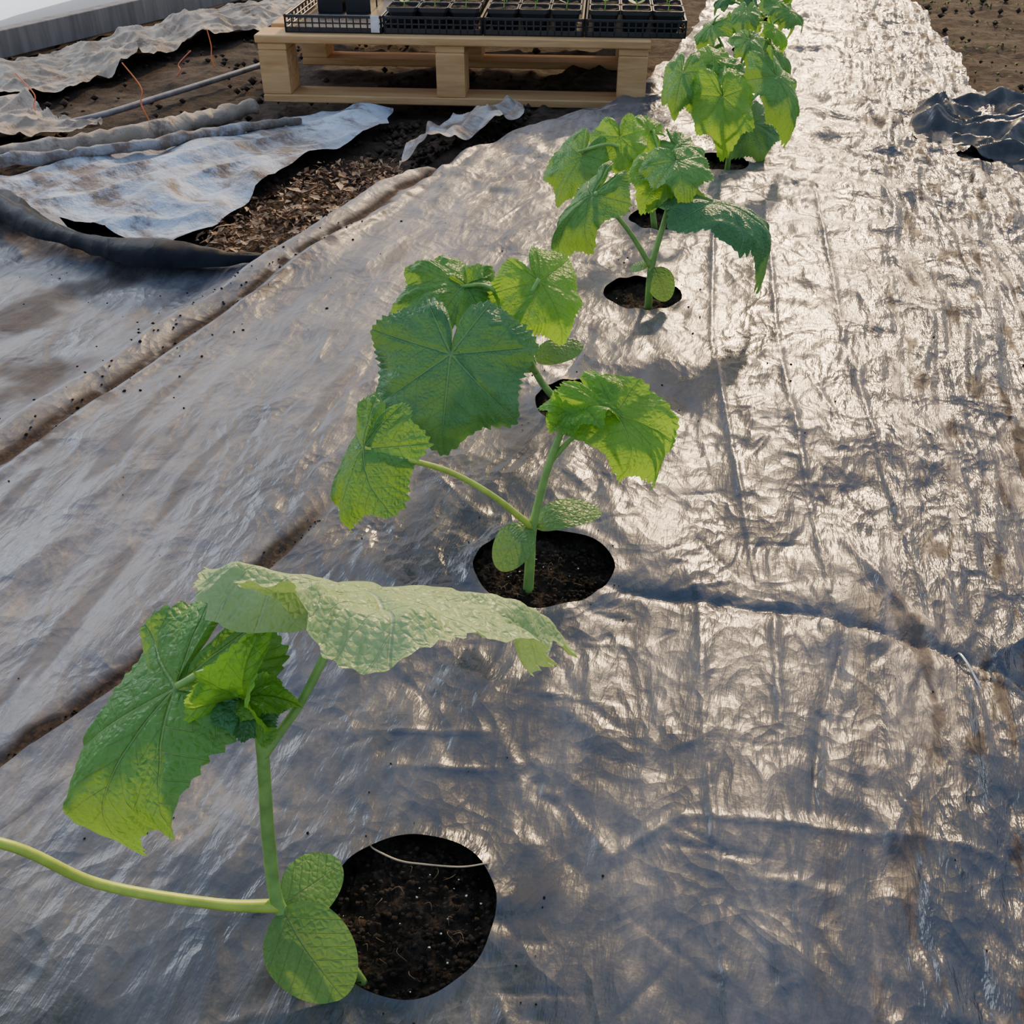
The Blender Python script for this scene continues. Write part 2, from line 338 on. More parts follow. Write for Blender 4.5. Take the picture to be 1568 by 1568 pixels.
for k,(cx,cy,rx,ry) in enumerate(HOLES):
    n=90 if k<2 else 36; acc=Acc(); g=np.linspace(-1,1,n); X,Y=np.meshgrid(g,g)
    R=np.maximum(np.abs(X),np.abs(Y)); q=np.hypot(X,Y)+1e-9; X,Y=X*R/q,Y*R/q
    X=(cx+X*(rx+.018)).ravel();Y=(cy+Y*(ry+.018)).ravel()
    Z=macro(X,Y)-.016+.007*fbm(X*28,Y*28,3,100+k)+.005*ridged(X*70,Y*70,2,110)
    Z=np.minimum(Z,macro(X,Y)-.004)
    acc.add(np.stack([X,Y,Z],1).tolist(),gridfaces(n,n).tolist(),0)
    for i in range(420 if k<2 else 30):
        r=math.sqrt(rng.random())*.95; a=rng.random()*6.28; x=cx+r*rx*math.cos(a); y=cy+r*ry*math.sin(a)
        crumb(acc,x,y,-.011+.005*rng.random(),rng.uniform(.0010,.0036),0)
    for i in range(14 if k<2 else 2):
        r=math.sqrt(rng.random())*.9; a=rng.random()*6.28
        crumb(acc,cx+r*rx*math.cos(a),cy+r*ry*math.sin(a),-.006,rng.uniform(.0006,.0014),1)
    if k<2:
        for i in range(16):
            r=math.sqrt(rng.random())*.8; a=rng.random()*6.28; x=cx+r*rx*math.cos(a); y=cy+r*ry*math.sin(a); b=rng.random()*6.28; L=rng.uniform(.006,.014)
            tv,tf=tube([(x,y,-.008),(x+L*.5*math.cos(b),y+L*.5*math.sin(b),-.004),(x+L*math.cos(b+.6),y+L*math.sin(b+.6),-.009)],[.00022,.00022],4,3); acc.add(tv,tf,2)
    acc.obj('potting_soil',[MS,MPE,MFIB])
cx_=[];
for i in range(560):
    s=rng.uniform(-.75,.75); a=rng.uniform(.25,2.6); x=s*BY+a*BX;y=-s*BX+a*BY; R_=rng.uniform(.0005,.0015)
    if i%3==0:
        h=HOLES[rng.randrange(5)]; t=rng.random()*6.28; q=.078+abs(rng.gauss(0,.03)); x=h[0]+q*math.cos(t);y=h[1]+q*math.sin(t)
    if i%5==1:
        y=rng.uniform(1.0,1.9); x=float(np.interp(y,BERM[:,1],BERM[:,0]))+rng.gauss(-.04,.05); R_=rng.uniform(.001,.0035)
    if i%5==3:
        y=rng.uniform(1.15,1.75); x=rng.uniform(-1.1,-.45) if rng.random()<.5 else x; R_=rng.uniform(.001,.003)
    if i%7==2:
        y=rng.uniform(.45,.95); x=float(np.interp(y,FLP[:,1],FLP[:,0]))+rng.gauss(-.015,.008); R_=rng.uniform(.0008,.002)
    if any(math.hypot(x-h[0],y-h[1])<.075 for h in HOLES): continue
    cx_.append((x,y,R_))
ca_=np.array(cx_); cz=macro(ca_[:,0],ca_[:,1])+wrinkle(ca_[:,0].copy(),ca_[:,1].copy())+.0045
acc=Acc()
for (x,y,r),z in zip(cx_,cz): crumb(acc,x,y,float(z),r)
acc.obj('soil_crumbs',[MCR])
MSTR=simple('dry_leaf_litter',(.19,.105,.055),.8,.3,40,.5)
MSTR2=simple('dry_straw',(.48,.31,.17),.7,.3,40,.4)
acc=Acc(); poly=[(-.62,1.93),(-.5,1.83),(-.42,1.85),(-.24,2.2),(-.26,2.45),(-.42,2.44),(-.54,2.22)]
def inpoly(x,y):
    c=False;j=len(poly)-1
    for i in range(len(poly)):
        if (poly[i][1]>y)!=(poly[j][1]>y) and x<(poly[j][0]-poly[i][0])*(y-poly[i][1])/(poly[j][1]-poly[i][1])+poly[i][0]: c=not c
        j=i
    return c
cnt=0
while cnt<2400:
    x=rng.uniform(-.7,-.15);y=rng.uniform(1.8,2.5)
    if not inpoly(x,y): continue
    if cnt%2 and float(pn(x*9,y*9,300))<0: cnt+=1; continue
    cnt+=1; a=rng.random()*6.28; L=rng.uniform(.003,.013)*(1.8 if rng.random()<.12 else 1); w=L*rng.uniform(.15,.6); z=float(macro(x,y))-.022+rng.uniform(0,.018)
    dx,dy=math.cos(a)*L,math.sin(a)*L; nx,ny=-math.sin(a)*w,math.cos(a)*w; t=rng.uniform(-.005,.005)
    acc.add([(x-dx,y-dy,z-t),(x+nx,y+ny,z+.004),(x+dx,y+dy,z+t),(x-nx,y-ny,z+.001)],[(0,1,2,3)],0 if rng.random()<.62 else 1)
acc.obj('dry_leaf_debris',[MSTR,MSTR2],smooth=False)
acc=Acc()
for i in range(900):
    x=rng.uniform(-1.9,0.1);y=rng.uniform(2.2,3.9)
    if i%3==0: x=rng.uniform(-.35,.05);y=rng.uniform(2.45,2.85)
    if i%5==0: x=rng.uniform(1.4,2.2);y=rng.uniform(2.3,4.8)
    crumb(acc,x,y,float(macro(x,y))-.028+.006*rng.random(),rng.uniform(.004,.016))
acc.obj('soil_clods',[MG])
# ---------------------------------------------------------------- row cover fabric, tarps
def fabric(name,c,c2,mudlo=.5,blo=.6,mc=(.15,.105,.075)):
    m=M(name); v=m.coord(rot=ROT); n=m.noise(v,7,5,.65,.4); n2=m.noise(m.coord((1,.3,1),rot=-.9),14,6,.78)
    cc=m.mix(m.mr(n,.40,.64),c,c2); cc=m.mix(m.mr(n2,mudlo,mudlo+.13,0,.9),cc,mc+(1,))
    return m.done(m.bsdf(c=cc,r=.7,sp=.3,n=m.bump(m.noise(v,22,5,.6),blo,.012)))
MW=fabric('white_tarp',c4(.48,.56,.66),c4(.34,.35,.37),.465,.9); MF=fabric('row_cover_fabric',c4(.46,.39,.31),c4(.29,.24,.18),.51)
MW2=fabric('dirty_tarp',c4(.34,.35,.38),c4(.22,.20,.17),.45)
def cols(name,F,B,nu,nv,mat,hf):
    F=np.array(F);B=np.array(B); x=np.linspace(F[0,0],F[-1,0],nu); V=np.linspace(0,1,nv)[:,None]
    y0=np.interp(x,F[:,0],F[:,1])+.01*pn(x*14,x*0,5); y1=np.interp(x,B[:,0],B[:,1])+.012*pn(x*12,x*0,6)
    Y=(y0+(y1-y0)*V).ravel(); X=np.tile(x,nv); X=X+.01*pn(Y*12,X*3,7)
    return mkobj(name,np.stack([X,Y,macro(X,Y)+hf(X,Y)],1).tolist(),gridfaces(nu,nv).tolist(),mat)
cols('white_tarp',[(-2.2,2.12),(-1.3,2.08),(-1.035,2.06),(-.86,2.02),(-.66,1.9),(-.6,1.97),(-.52,2.26),(-.41,2.5),(-.32,2.68)],
     [(-2.2,2.2),(-1.3,2.28),(-1.13,2.32),(-.89,2.5),(-.64,2.76),(-.486,2.84),(-.32,2.84)],280,180,MW,
     lambda X,Y:.000+.014*ridged((X+Y)*.8+.6*pn(X*3,Y*3,8),(Y-X)*2.6,2,120)+.010*facet((X+Y)*3.5,(Y-X)*9,122)+.005*facet(X*17,Y*17,123)+.014*fbm(X*4,Y*4,2,121))
cols('white_tarp',[(-.25,2.27),(-.19,2.33),(-.13,2.42),(-.03,2.50),(.03,2.58)],[(-.25,2.42),(-.2,2.6),(-.14,2.72),(-.03,2.77),(.03,2.76)],80,80,MW2,
     lambda X,Y:.008+.028*ridged(X*5+Y*2,Y*2,2,125)+.010*facet(X*15,Y*12,126))
soft=lambda X,Y,s,sd:np.abs(fbm(X*s,Y*s,2,sd))
cols('row_cover_fabric',[(-1.9,2.80),(-1.7,2.85),(-1.42,2.98),(-1.27,3.08),(-1.18,3.3),(-1.08,3.66),(-.9,3.86),(-.5,4.0)],
     [(-1.9,2.90),(-1.7,3.1),(-1.5,3.4),(-1.3,3.75),(-1.18,4.0),(-1.08,4.2),(-.9,4.4),(-.5,4.5)],300,140,MF,
     lambda X,Y:-.006+.05*soft(X,Y,2.6,130)+.014*ridged((X+Y)*4,(Y-X)*9,2,135)+.010*facet(X*14,Y*10,131)+.004*facet(X*36,Y*30,132))
cols('row_cover_fabric',[(-1.9,2.42),(-1.5,2.48),(-1.25,2.54),(-1.12,2.60),(-1.05,2.66)],
     [(-1.9,2.72),(-1.5,2.82),(-1.32,2.92),(-1.15,2.72),(-1.05,2.70)],160,100,MF,
     lambda X,Y:-.003+.05*soft(X,Y,3,133)+.014*ridged((X+Y)*4,(Y-X)*9,2,136)+.008*facet(X*20,Y*18,134))
def gtube(name,P,R,mat,sides=10,ns=0.):
    vs,fs=tube([(x,y,float(macro(x,y))+z) for x,y,z in P],R,sides,14)
    if ns: vs=[(v.x+ns*float(pn(v.x*25,v.y*25,1)),v.y+ns*float(pn(v.x*25,v.y*25,2)),v.z+ns*float(pn(v.x*31,v.y*29,3))) for v in vs]
    return mkobj(name,vs,fs,mat)
gtube('rolled_row_cover',[(-2,2.2,0),(-1.5,2.32,.0),(-1.19,2.43,.005),(-.93,2.57,.01),(-.805,2.73,.01),(-.70,2.88,.005)],[.022,.026,.02,.028,.022,.02],MF,14,.01)
gtube('rolled_row_cover',[(-2,2.08,0),(-1.3,2.27,.02),(-.95,2.40,.025),(-.75,2.55,.02),(-.55,2.72,.01)],[.014,.017,.012,.015,.01],MW2,12,.008)
MD=simple('drip_line_black',(.03,.03,.034),.4,.5); MD2=simple('drip_line_grey',(.20,.20,.21),.5,.4)
gtube('drip_line',[(-2,2.36,0),(-1.5,2.52,.0),(-1.149,2.73,.0),(-.972,3.0,0),(-.772,3.36,0),(-.72,3.5,0)],[.008,.008],MD2)
gtube('drip_line',[(-1.8,2.34,.0),(-1.19,2.49,.0),(-.94,2.65,.0),(-.78,2.86,.0)],[.008,.008],MD)
MO=simple('orange_wire',(.75,.20,.07),.5,.4)
for (x,y,dx,h) in [(-1.24,2.80,-.05,.10),(-.957,2.80,-.05,.13),(-.934,3.42,-.01,.09),(-1.02,3.3,.05,.05)]:
    g=float(macro(x,y))-.02
    vs,fs=tube([(x,y,g),(x+dx*.3,y,g+h*.4),(x+dx*.2,y+.01,g+h*.7),(x+dx,y+.02,g+h+.02)],[.0018,.0016],6)
    mkobj('orange_marker_wire',vs,fs,MO)
MWD=simple('weathered_wood',(.22,.20,.18),.8,.2,30,.3,.4,.003,(1,1,.1))
acc=Acc(); d=Vector((.42,.80)).normalized(); n=(-d.y,d.x)
box(acc,(-2.35,2.1),(d.x,d.y),n,4.6,.05,-.05,.03)
for q in (1.52,3.1): box(acc,(-2.35+d.x*q+n[0]*.02,2.1+d.y*q+n[1]*.02),(d.x,d.y),n,.05,.05,-.05,1.3)
acc.obj('greenhouse_side_frame',[MWD],smooth=False)
MSN=simple('bounce_white',(.88,.89,.90),.9,.1,5,.05)  # added white ground, bounces light through the greenhouse film
vs=[];NQ=30
for j in range(12):
    for i in range(NQ):
        q=-1+i/(NQ-1)*8; e_=.12+j/11*5
        vs.append((-2.35+d.x*q+n[0]*e_,2.1+d.y*q+n[1]*e_,.03+.02*math.sin(i*1.3+j)))
mkobj('film_bounce_ground',vs,gridfaces(NQ,12).tolist(),MSN)
m=M('greenhouse_film'); nz=m.noise(m.coord(),3,3)
pf=m.bsdf(c=m.mix(nz,c4(.88,.93,.98),c4(.95,.97,1.)),r=.3,sp=.5,n=m.bump(nz,.3,.05))
tt=m.n('ShaderNodeMixShader',{0:.6,1:m.n('ShaderNodeBsdfTranslucent',{0:c4(.97,.98,1.)}).outputs[0],2:m.n('ShaderNodeBsdfTransparent',{0:c4(.95,.97,1.)}).outputs[0]}).outputs[0]
MFI=m.done(m.n('ShaderNodeMixShader',{0:.85,1:pf,2:tt}).outputs[0])
vs=[];nu=80;nv=12
for j in range(nv):
    for i in range(nu):
        q=i/(nu-1)*4.6; w=.075+.006*math.sin(q*5+j*.4); vs.append((-2.35+d.x*q+n[0]*w,2.1+d.y*q+n[1]*w,.0+1.2*j/(nv-1)))
mkobj('wall_greenhouse_film',vs,gridfaces(nu,nv).tolist(),MFI)
# ---------------------------------------------------------------- pallet
mw=M('pallet_pine'); v=mw.coord((.35,4,4),rot=.08); nn_=mw.noise(v,14,6,.65,.6)
wc=mw.mix(mw.mr(nn_,.3,.7),c4(.50,.27,.10),c4(.76,.48,.22)); MPW=mw.done(mw.bsdf(c=wc,r=.7,sp=.3,n=mw.bump(nn_,.3,.003)))
pal=empty('wooden_pallet'); O=Vector((-.668,2.888)); w=Vector((1.017,-.08)).normalized(); dp=Vector((-w.y,w.x))
ZB=-.03
def pb(acc,a,b,sx,sy,z0,z1):
    o=O+w*a+dp*b; box(acc,o,w,dp,sx,sy,ZB+z0,ZB+z1,0,.0025)
acc=Acc()
for i,b in enumerate([0,.15,.29,.43,.57,.71,.86]): pb(acc,-.005+.004*(i%2),b,1.03,.10,.148,.168)
acc.obj('deck_boards',[MPW],pal,False); acc=Acc()
for a in (0,.47,.945): pb(acc,a,.005,.075,.95,.130,.148)
acc.obj('stringer_boards',[MPW],pal,False); acc=Acc()
for a in (0,.47,.945):
    for b in (.003,.43,.86): pb(acc,a,b,.075,.10,.020,.130)
acc.obj('blocks',[MPW],pal,False); acc=Acc()
for b in (0,.43,.86): pb(acc,0,b,1.02,.10,0,.020)
acc.obj('bottom_boards',[MPW],pal,False)
MB=simple('black_tray_plastic',(.025,.026,.028),.4,.5,20,.2,.1); MLB=simple('plant_label',(.8,.8,.8),.5,.4)
MSP=ML['b']
def tray(k,a0,full):
    e=empty('seedling_tray'); acc=Acc(); W_,D_=.258,.53; z0=ZB+.168; b0=.035
    def bx(a,b,sx,sy,za,zb,mi=0): box(acc,O+w*(a0+a)+dp*(b0+b),w,dp,sx,sy,z0+za,z0+zb,mi,.001)
    bx(0,0,W_,D_,0,.004)
    for (a,b,sx,sy) in((0,0,W_,.006),(0,D_-.006,W_,.006),(0,0,.006,D_),(W_-.006,0,.006,D_)):
        bx(a,b,sx,sy,.036,.043); bx(a,b,sx,sy,.0,.014); bx(a,b,sx,sy,.022,.026)
    nl=14
    for i in range(nl+1):
        bx(i/nl*(W_-.004),0,.004,.005,.0,.040); bx(i/nl*(W_-.004),D_-.005,.004,.005,0,.040)
        bx(0,i/nl*(D_-.004),.005,.004,0,.040); bx(W_-.005,i/nl*(D_-.004),.005,.004,0,.040)
    acc.obj('tray_frame',[MB],e,False)
    acc=Acc()
    if full:
        nx,ny=3,6; cw=(W_-.014)/nx; cd=(D_-.014)/ny
        for i in range(nx):
            for j in range(ny):
                cxx=.007+(i+.5)*cw; cyy=.007+(j+.5)*cd; rings=[(.30,.006),(.44,.052),(.485,.052),(.485,.062),(.45,.062),(.44,.050)]
                vs=[];fs=[]
                for (r,z) in rings:
                    for (sx,sy) in ((-1,-.8),(-.8,-1),(.8,-1),(1,-.8),(1,.8),(.8,1),(-.8,1),(-1,.8)):
                        p=O+w*(a0+cxx+sx*r*cw)+dp*(b0+cyy+sy*r*cd); vs.append((p.x,p.y,z0+z))
                for q in range(len(rings)-1):
                    for t in range(8): u=(t+1)%8; fs.append((q*8+t,q*8+u,q*8+8+u,q*8+8+t))
                fs.append(tuple(range(8))[::-1]); acc.add(vs,fs,0)
                g=7; vv=[]
                for yy in range(g):
                    for xx in range(g):
                        p=O+w*(a0+cxx+(xx/(g-1)-.5)*.88*cw)+dp*(b0+cyy+(yy/(g-1)-.5)*.88*cd); vv.append((p.x,p.y,z0+.055+rng.uniform(-.003,.004)))
                acc.add(vv,gridfaces(g,g).tolist(),1)
                p=O+w*(a0+cxx)+dp*(b0+cyy); h=rng.uniform(.012,.025)
                tv,tf=tube([(p.x,p.y,z0+.05),(p.x+.002,p.y,z0+.055+h)],[.0016,.0012],5,2); acc.add(tv,tf,2)
                for sd in (-1,1):
                    L=rng.uniform(.016,.026); zz=z0+.055+h; a=rng.uniform(-.5,.5); ca,sa=math.cos(a)*sd,math.sin(a)*sd
                    pts=[(0,0),(.3,.4),(.7,.42),(1,0),(.7,-.42),(.3,-.4)]
                    acc.add([(p.x+L*(x*ca-y*sa),p.y+L*(x*sa+y*ca),zz+.010*x) for x,y in pts],[(0,1,2,3,4,5)],2)
        acc.obj('pots_with_sprouts',[MB,MS,MSP],e,False)
    else:
        for i in range(2):
            for j in range(2): bx(.03+i*.08,.25+j*.1,.07,.08,.004,.05)
        acc.obj('loose_pots',[MB],e,False)
    return e
tray(0,.07,False)
for k in range(3): te=tray(k+1,.07+.262*(k+1),True)
acc=Acc(); box(acc,O+w*.30+dp*.028,w,dp,.022,.002,ZB+.172,ZB+.212,0,.0005); acc.obj('plant_label',[MLB],None,False)
# ---------------------------------------------------------------- right side scrap plastic & weeds
def hs(X,Y):
    e=np.minimum(1,np.minimum(np.minimum((X-.93)/.08,(1.75-X)/.1),np.minimum((Y-1.95)/.10,(2.80-Y)/.10)))
    return .0+np.clip(e,0,1)*(.030*ridged(X*2.4+.5*pn(X*4,Y*4,9),Y*5,2,140)+.022*facet(X*9,Y*12,141)+.012*facet(X*19,Y*22,142)+.006*facet(X*42,Y*46,143))
cols('crumpled_plastic_scrap',[(.94,2.46),(1.0,2.36),(1.08,2.22),(1.2,2.10),(1.4,2.04),(1.75,1.97)],[(.94,2.50),(1.0,2.64),(1.1,2.76),(1.25,2.76),(1.5,2.70),(1.75,2.66)],190,150,MP3,hs)
MWE=simple('moss_weed',(.10,.14,.035),.8,.2,60,.5)
acc=Acc()
for i in range(1400):
    x=rng.uniform(1.35,2.6);y=rng.uniform(2.7,5.5)
    if float(pn(x*3,y*3,150))<.0: continue
    z=float(macro(x,y))-.025; a=rng.random()*6.28; L=rng.uniform(.006,.016)
    acc.add([(x,y,z),(x+L*math.cos(a-.4),y+L*math.sin(a-.4),z+.012),(x+1.7*L*math.cos(a),y+1.7*L*math.sin(a),z+.010),(x+L*math.cos(a+.4),y+L*math.sin(a+.4),z+.012)],[(0,1,2,3)])
acc.obj('ground_weeds',[MWE],smooth=False)
MME=simple('steel_wire',(.6,.6,.6),.3,.5,metal=1.)
vs,fs=tube([(.430,.722,-.01),(.430,.720,.006),(.431,.712,.012),(.433,.690,.012),(.434,.672,.008),(.434,.670,-.01)],[.0013,.0013],8)
mkobj('ground_staple',vs,fs,MME)
MR=simple('root_thread',(.62,.50,.33),.7,.3)
vs,fs=tube([(-.150,.497,.006),(-.136,.492,.003),(-.118,.508,.005),(-.110,.503,.002),(-.09,.494,.0),(-.069,.489,.002),(-.04,.486,.003),(-.018,.486,.008)],[.0005,.0008,.0006],6)
mkobj('root_thread',vs,fs,MR)
# ---------------------------------------------------------------- leaves
OUT=np.array([(0,1.04),(6,.99),(14,.88),(26,.80),(36,.83),(46,.95),(52,.93),(62,.82),(74,.77),(88,.82),(100,.86),(108,.80),(122,.70),(140,.66),(152,.62),(166,.48),(176,.22),(180,.03)])
VE=np.radians([0,48,-48,101,-101,150,-150])
def leaf(parent,name,P,T,N,mat='m',W=1.,fold=.0,bulge=.12,dl=.25,dr=.25,ruf=.06,seed=0,k=1.,cot=False,hi=False,tipcurl=.3,twist=0.):
    P=Vector(P);T=Vector(T);e1=(T-P); L=e1.length*k; e1.normalize(); N=Vector(N); N=(N-e1*N.dot(e1)).normalized(); e2=N.cross(e1)
    nr_,na=(34,420) if hi else (16,200)
    if cot: nr_,na=10,48
    th=np.linspace(-np.pi,np.pi,na+1)[:-1]; rho=np.linspace(0,1,nr_)**.9
    if cot:
        TH,RH=np.meshgrid(th,rho); x=.5+.5*RH*np.cos(TH); y=.36*RH*np.sin(TH)*(1-.12*np.cos(TH)); a=np.abs(y); b=x; rr=RH
    else:
        r=np.interp(np.degrees(np.abs(th)),OUT[:,0],OUT[:,1])
        ph=(np.abs(th)*34/np.pi+.35*np.sin(3*th+seed))%1.0; tooth=np.where(ph<.72,ph/.72,(1-ph)/.28)
        big=1+.6*np.sin(np.abs(th)*9+seed)
        r=r*(1+.050*tooth*big-.03)*(1+.05*np.sin(2*th+seed)+.03*np.sin(5*th+seed*2))
        TH,_=np.meshgrid(th,rho); RR=rho[:,None]*r[None,:]
        x=RR*np.cos(TH); y=RR*np.sin(TH)
        dd=np.abs(np.angle(np.exp(1j*(TH[...,None]-VE)))).min(-1); a=RR*np.sin(np.minimum(dd,1.5)); b=RR*np.cos(dd); rr=rho[:,None]*np.ones_like(TH)
    z=bulge*4*x*(1-x)*np.where(x<0,.35,1)
    z=z-np.where(y>0,dl,dr)*y*y*1.6+fold*np.sqrt(y*y+.0004)
    if not cot:
        z=z+ruf*rr**2.4*(.9*np.sin(3*TH+seed*1.3)+np.sin(5*TH+seed*1.7)+.7*np.sin(9*TH+seed*2.3+1)+.25*np.sin(19*TH+seed))
        z=z+.05*fbm(x*2.5+seed*3.1,y*2.5+seed,3,160)*rr
        z=z-.014*np.exp(-(a/.03)**2)*(rr>.02)+.004*np.sin(2*np.pi*(b*6.5-a*5.5))*np.minimum(1,a*6)
        z=z-.06*sst(.80,1.,rr)*(1+np.sin(4*TH+seed*3))
        z=z-tipcurl*np.maximum(0,x-.6)**2*3
    else: z=z+.02*np.sin(x*7+seed)+.25*y*y
    y=y*W
    p0=np.array(P);E1=np.array(e1);E2=np.array(e2);E3=np.array(N)
    V=p0+L*(x[...,None]*E1+y[...,None]*E2+z[...,None]*E3)
    n=na
    i=(np.arange(nr_-1)[:,None]*n); j=np.arange(n)[None,:]; j2=((np.arange(n)+1)%n)[None,:]
    F=np.stack([i+j,i+n+j,i+n+j2,i+j2],-1).reshape(-1,4)
    return mkobj(name,V.reshape(-1,3).tolist(),F.tolist(),ML['c' if cot else mat],parent,True,None,np.stack([a.ravel(),b.ravel()],1))
def mm(*p): return [(a/1000,b/1000,c/1000) for a,b,c in p]
def stem(parent,name,P,R,mat=None):
    vs,fs=tube(P,[r*.88 for r in R],12,9,.05); return mkobj(name,vs,fs,mat or MST,parent)
# plant A (nearest)
A=empty('cucumber_seedling')
stem(A,'stem',mm((-108,400,-14),(-120,403,15),(-142,410,40),(-164,420,52),(-163,425,117),(-159,430,172),(-156,430,203),(-155,430,238),(-164,435,255),(-173,440,258)),[.0045,.0045,.0050,.0055,.0052,.0048,.0046,.004,.0035,.003])
stem(A,'petiole_1',mm((-156,430,200),(-144,434,216),(-125,440,245),(-90,460,312)),[.0045,.0034,.003,.0028])
stem(A,'petiole_2',mm((-164,420,52),(-203,410,70),(-271,400,108),(-315,390,165),(-400,385,190)),[.0055,.0042,.0038,.0036,.003],MSY)
stem(A,'petiole_3',mm((-168,437,256),(-182,440,262),(-203,440,250)),[.003,.0025])
leaf(A,'leaf_1',(-.088,.460,.312),(.034,.520,.222),(.37,.70,.61),'p',W=.68,bulge=.04,dl=.1,dr=.1,ruf=.048,seed=1,hi=True,k=.97,tipcurl=.1)
leaf(A,'leaf_2',(-.205,.440,.248),(-.252,.385,.155),(-.30,-.55,.75),'m',W=.56,bulge=.20,dl=.1,dr=.1,ruf=.05,seed=2,hi=True,k=.98)
leaf(A,'leaf_3',(-.158,.430,.250),(-.143,.430,.314),(-.25,-.8,.4),'b',W=.60,fold=.5,bulge=.15,dl=0,dr=0,ruf=.10,seed=3,hi=True,k=.85)
leaf(A,'leaf_4',(-.160,.430,.250),(-.120,.430,.246),(.1,-.3,.9),'b',W=.50,fold=.3,bulge=.2,ruf=.1,seed=4,hi=True,k=.85)
leaf(A,'leaf_5',(-.160,.428,.248),(-.142,.418,.228),(.3,-.6,.5),'d',W=.8,fold=.3,bulge=.1,ruf=.12,seed=5,hi=True)
leaf(A,'leaf_6',(-.166,.430,.254),(-.182,.432,.272),(-.6,-.6,.4),'b',W=.6,fold=.5,ruf=.1,seed=6,hi=True)
leaf(A,'leaf_7',(-.400,.385,.19),(-.500,.36,.13),(-.2,-.3,.9),'m',W=.9,seed=7,hi=True)
leaf(A,'cotyledon_1',(-.160,.419,.052),(-.122,.384,.010),(-.25,-.45,.85),W=1.15,bulge=.12,cot=True,k=1.12)
leaf(A,'cotyledon_2',(-.162,.422,.052),(-.127,.462,.040),(.3,-.6,.7),W=1.1,bulge=.05,cot=True)
# plant B
B=empty('cucumber_seedling')
stem(B,'stem',mm((17,835,-14),(19,838,30),(21,840,68),(33,845,129),(47,850,176),(58,860,196)),[.0062,.0058,.0052,.0044,.004,.0028])
stem(B,'petiole_1',mm((21,840,70),(-18,830,116),(-60,820,152),(-100,800,180),(-136,800,192)),[.0045,.0036,.0034,.003,.002],MSY)
stem(B,'petiole_2',mm((38,848,146),(61,850,174),(95,850,200)),[.0038,.003,.0026])
leaf(B,'leaf_1',(-.138,.800,.192),(-.160,.768,.106),(-.40,-.60,.65),'m',W=.54,fold=-.12,bulge=.14,ruf=.06,seed=11,hi=True,k=.95)
leaf(B,'leaf_2',(.100,.85,.199),(.142,.825,.116),(.60,-.65,.35),'b',W=.55,bulge=.30,ruf=.06,seed=12,hi=True,dl=-.1,k=.92)
leaf(B,'leaf_3',(.064,.862,.200),(.112,.845,.200),(-.05,-.15,.95),'b',W=.75,bulge=.15,fold=.2,ruf=.09,seed=13,hi=True)
leaf(B,'leaf_4',(.057,.860,.197),(.028,.865,.200),(-.1,-.6,.8),'b',W=.8,bulge=.1,fold=.5,ruf=.12,seed=14)
leaf(B,'cotyledon_1',(.019,.838,.072),(-.010,.818,.040),(-.5,-.6,.6),W=1.15,bulge=.14,cot=True,k=1.15)
leaf(B,'cotyledon_2',(.024,.840,.071),(.093,.868,.070),(0,-.3,.95),W=.7,bulge=.18,cot=True)
# plant C
Cc=empty('cucumber_seedling')
stem(Cc,'stem',mm((90,1200,-14),(58,1200,16),(31,1190,61),(5,1180,131),(10,1182,165),(33,1190,192)),[.006,.0055,.005,.004,.0034,.003])
stem(Cc,'petiole_1',mm((31,1190,61),(15,1150,110),(-20,1090,155),(-60,1052,160)),[.0045,.0036,.0032,.0028])
stem(Cc,'petiole_2',mm((8,1182,150),(-30,1195,178),(-69,1200,176)),[.0036,.003,.0026])
stem(Cc,'petiole_3',mm((5,1170,131),(12,1162,160),(33,1176,197)),[.0042,.0034,.0028])
leaf(Cc,'leaf_1',(-.070,1.05,.160),(-.082,1.00,.056),(-.02,-.75,.65),'d',W=1.06,bulge=.10,dl=.2,dr=.2,ruf=.04,seed=21,hi=True,k=.98)
leaf(Cc,'leaf_2',(.033,1.18,.192),(.068,1.14,.126),(.25,-.8,.5),'b',W=.85,bulge=.16,dl=.3,dr=.3,ruf=.04,seed=22,hi=True,k=.95)
leaf(Cc,'leaf_3',(-.060,1.2,.178),(-.150,1.16,.165),(0,-.45,.9),'m',W=.60,bulge=.12,dl=.5,dr=.0,ruf=.09,seed=23,hi=True)
leaf(Cc,'leaf_4',(-.055,1.2,.176),(-.035,1.20,.140),(.2,-.9,.4),'m',W=.9,ruf=.09,seed=24)
leaf(Cc,'cotyledon_1',(.030,1.18,.085),(.092,1.20,.095),(0,-.5,.85),W=.8,bulge=.1,cot=True)
leaf(Cc,'cotyledon_2',(.030,1.19,.065),(-.02,1.22,.075),(0,-.5,.85),W=.8,bulge=.1,cot=True)
# plant D
D=empty('cucumber_seedling')
stem(D,'stem',mm((221,1540,-14),(221,1540,59),(235,1550,125),(247,1560,176),(250,1565,200)),[.007,.0062,.005,.0042,.003])
stem(D,'petiole_1',mm((221,1540,60),(177,1530,127),(123,1500,193)),[.0052,.004,.0034])
stem(D,'petiole_2',mm((246,1558,170),(252,1566,195),(249,1570,214)),[.0036,.003,.0028])
stem(D,'petiole_3',mm((238,1550,132),(278,1550,143),(312,1550,160)),[.0042,.0034,.003])
leaf(D,'leaf_1',(.118,1.5,.190),(.062,1.47,.101),(-.55,-.65,.45),'m',W=.46,bulge=.15,ruf=.05,seed=31,hi=True)
leaf(D,'leaf_2',(.249,1.57,.218),(.262,1.52,.180),(0,-.55,.8),'m',W=1.05,bulge=.1,ruf=.05,seed=32,hi=True)
leaf(D,'leaf_3',(.312,1.55,.161),(.405,1.50,.078),(.45,-.2,.85),'d',W=.62,bulge=.22,ruf=.05,seed=33,hi=True)
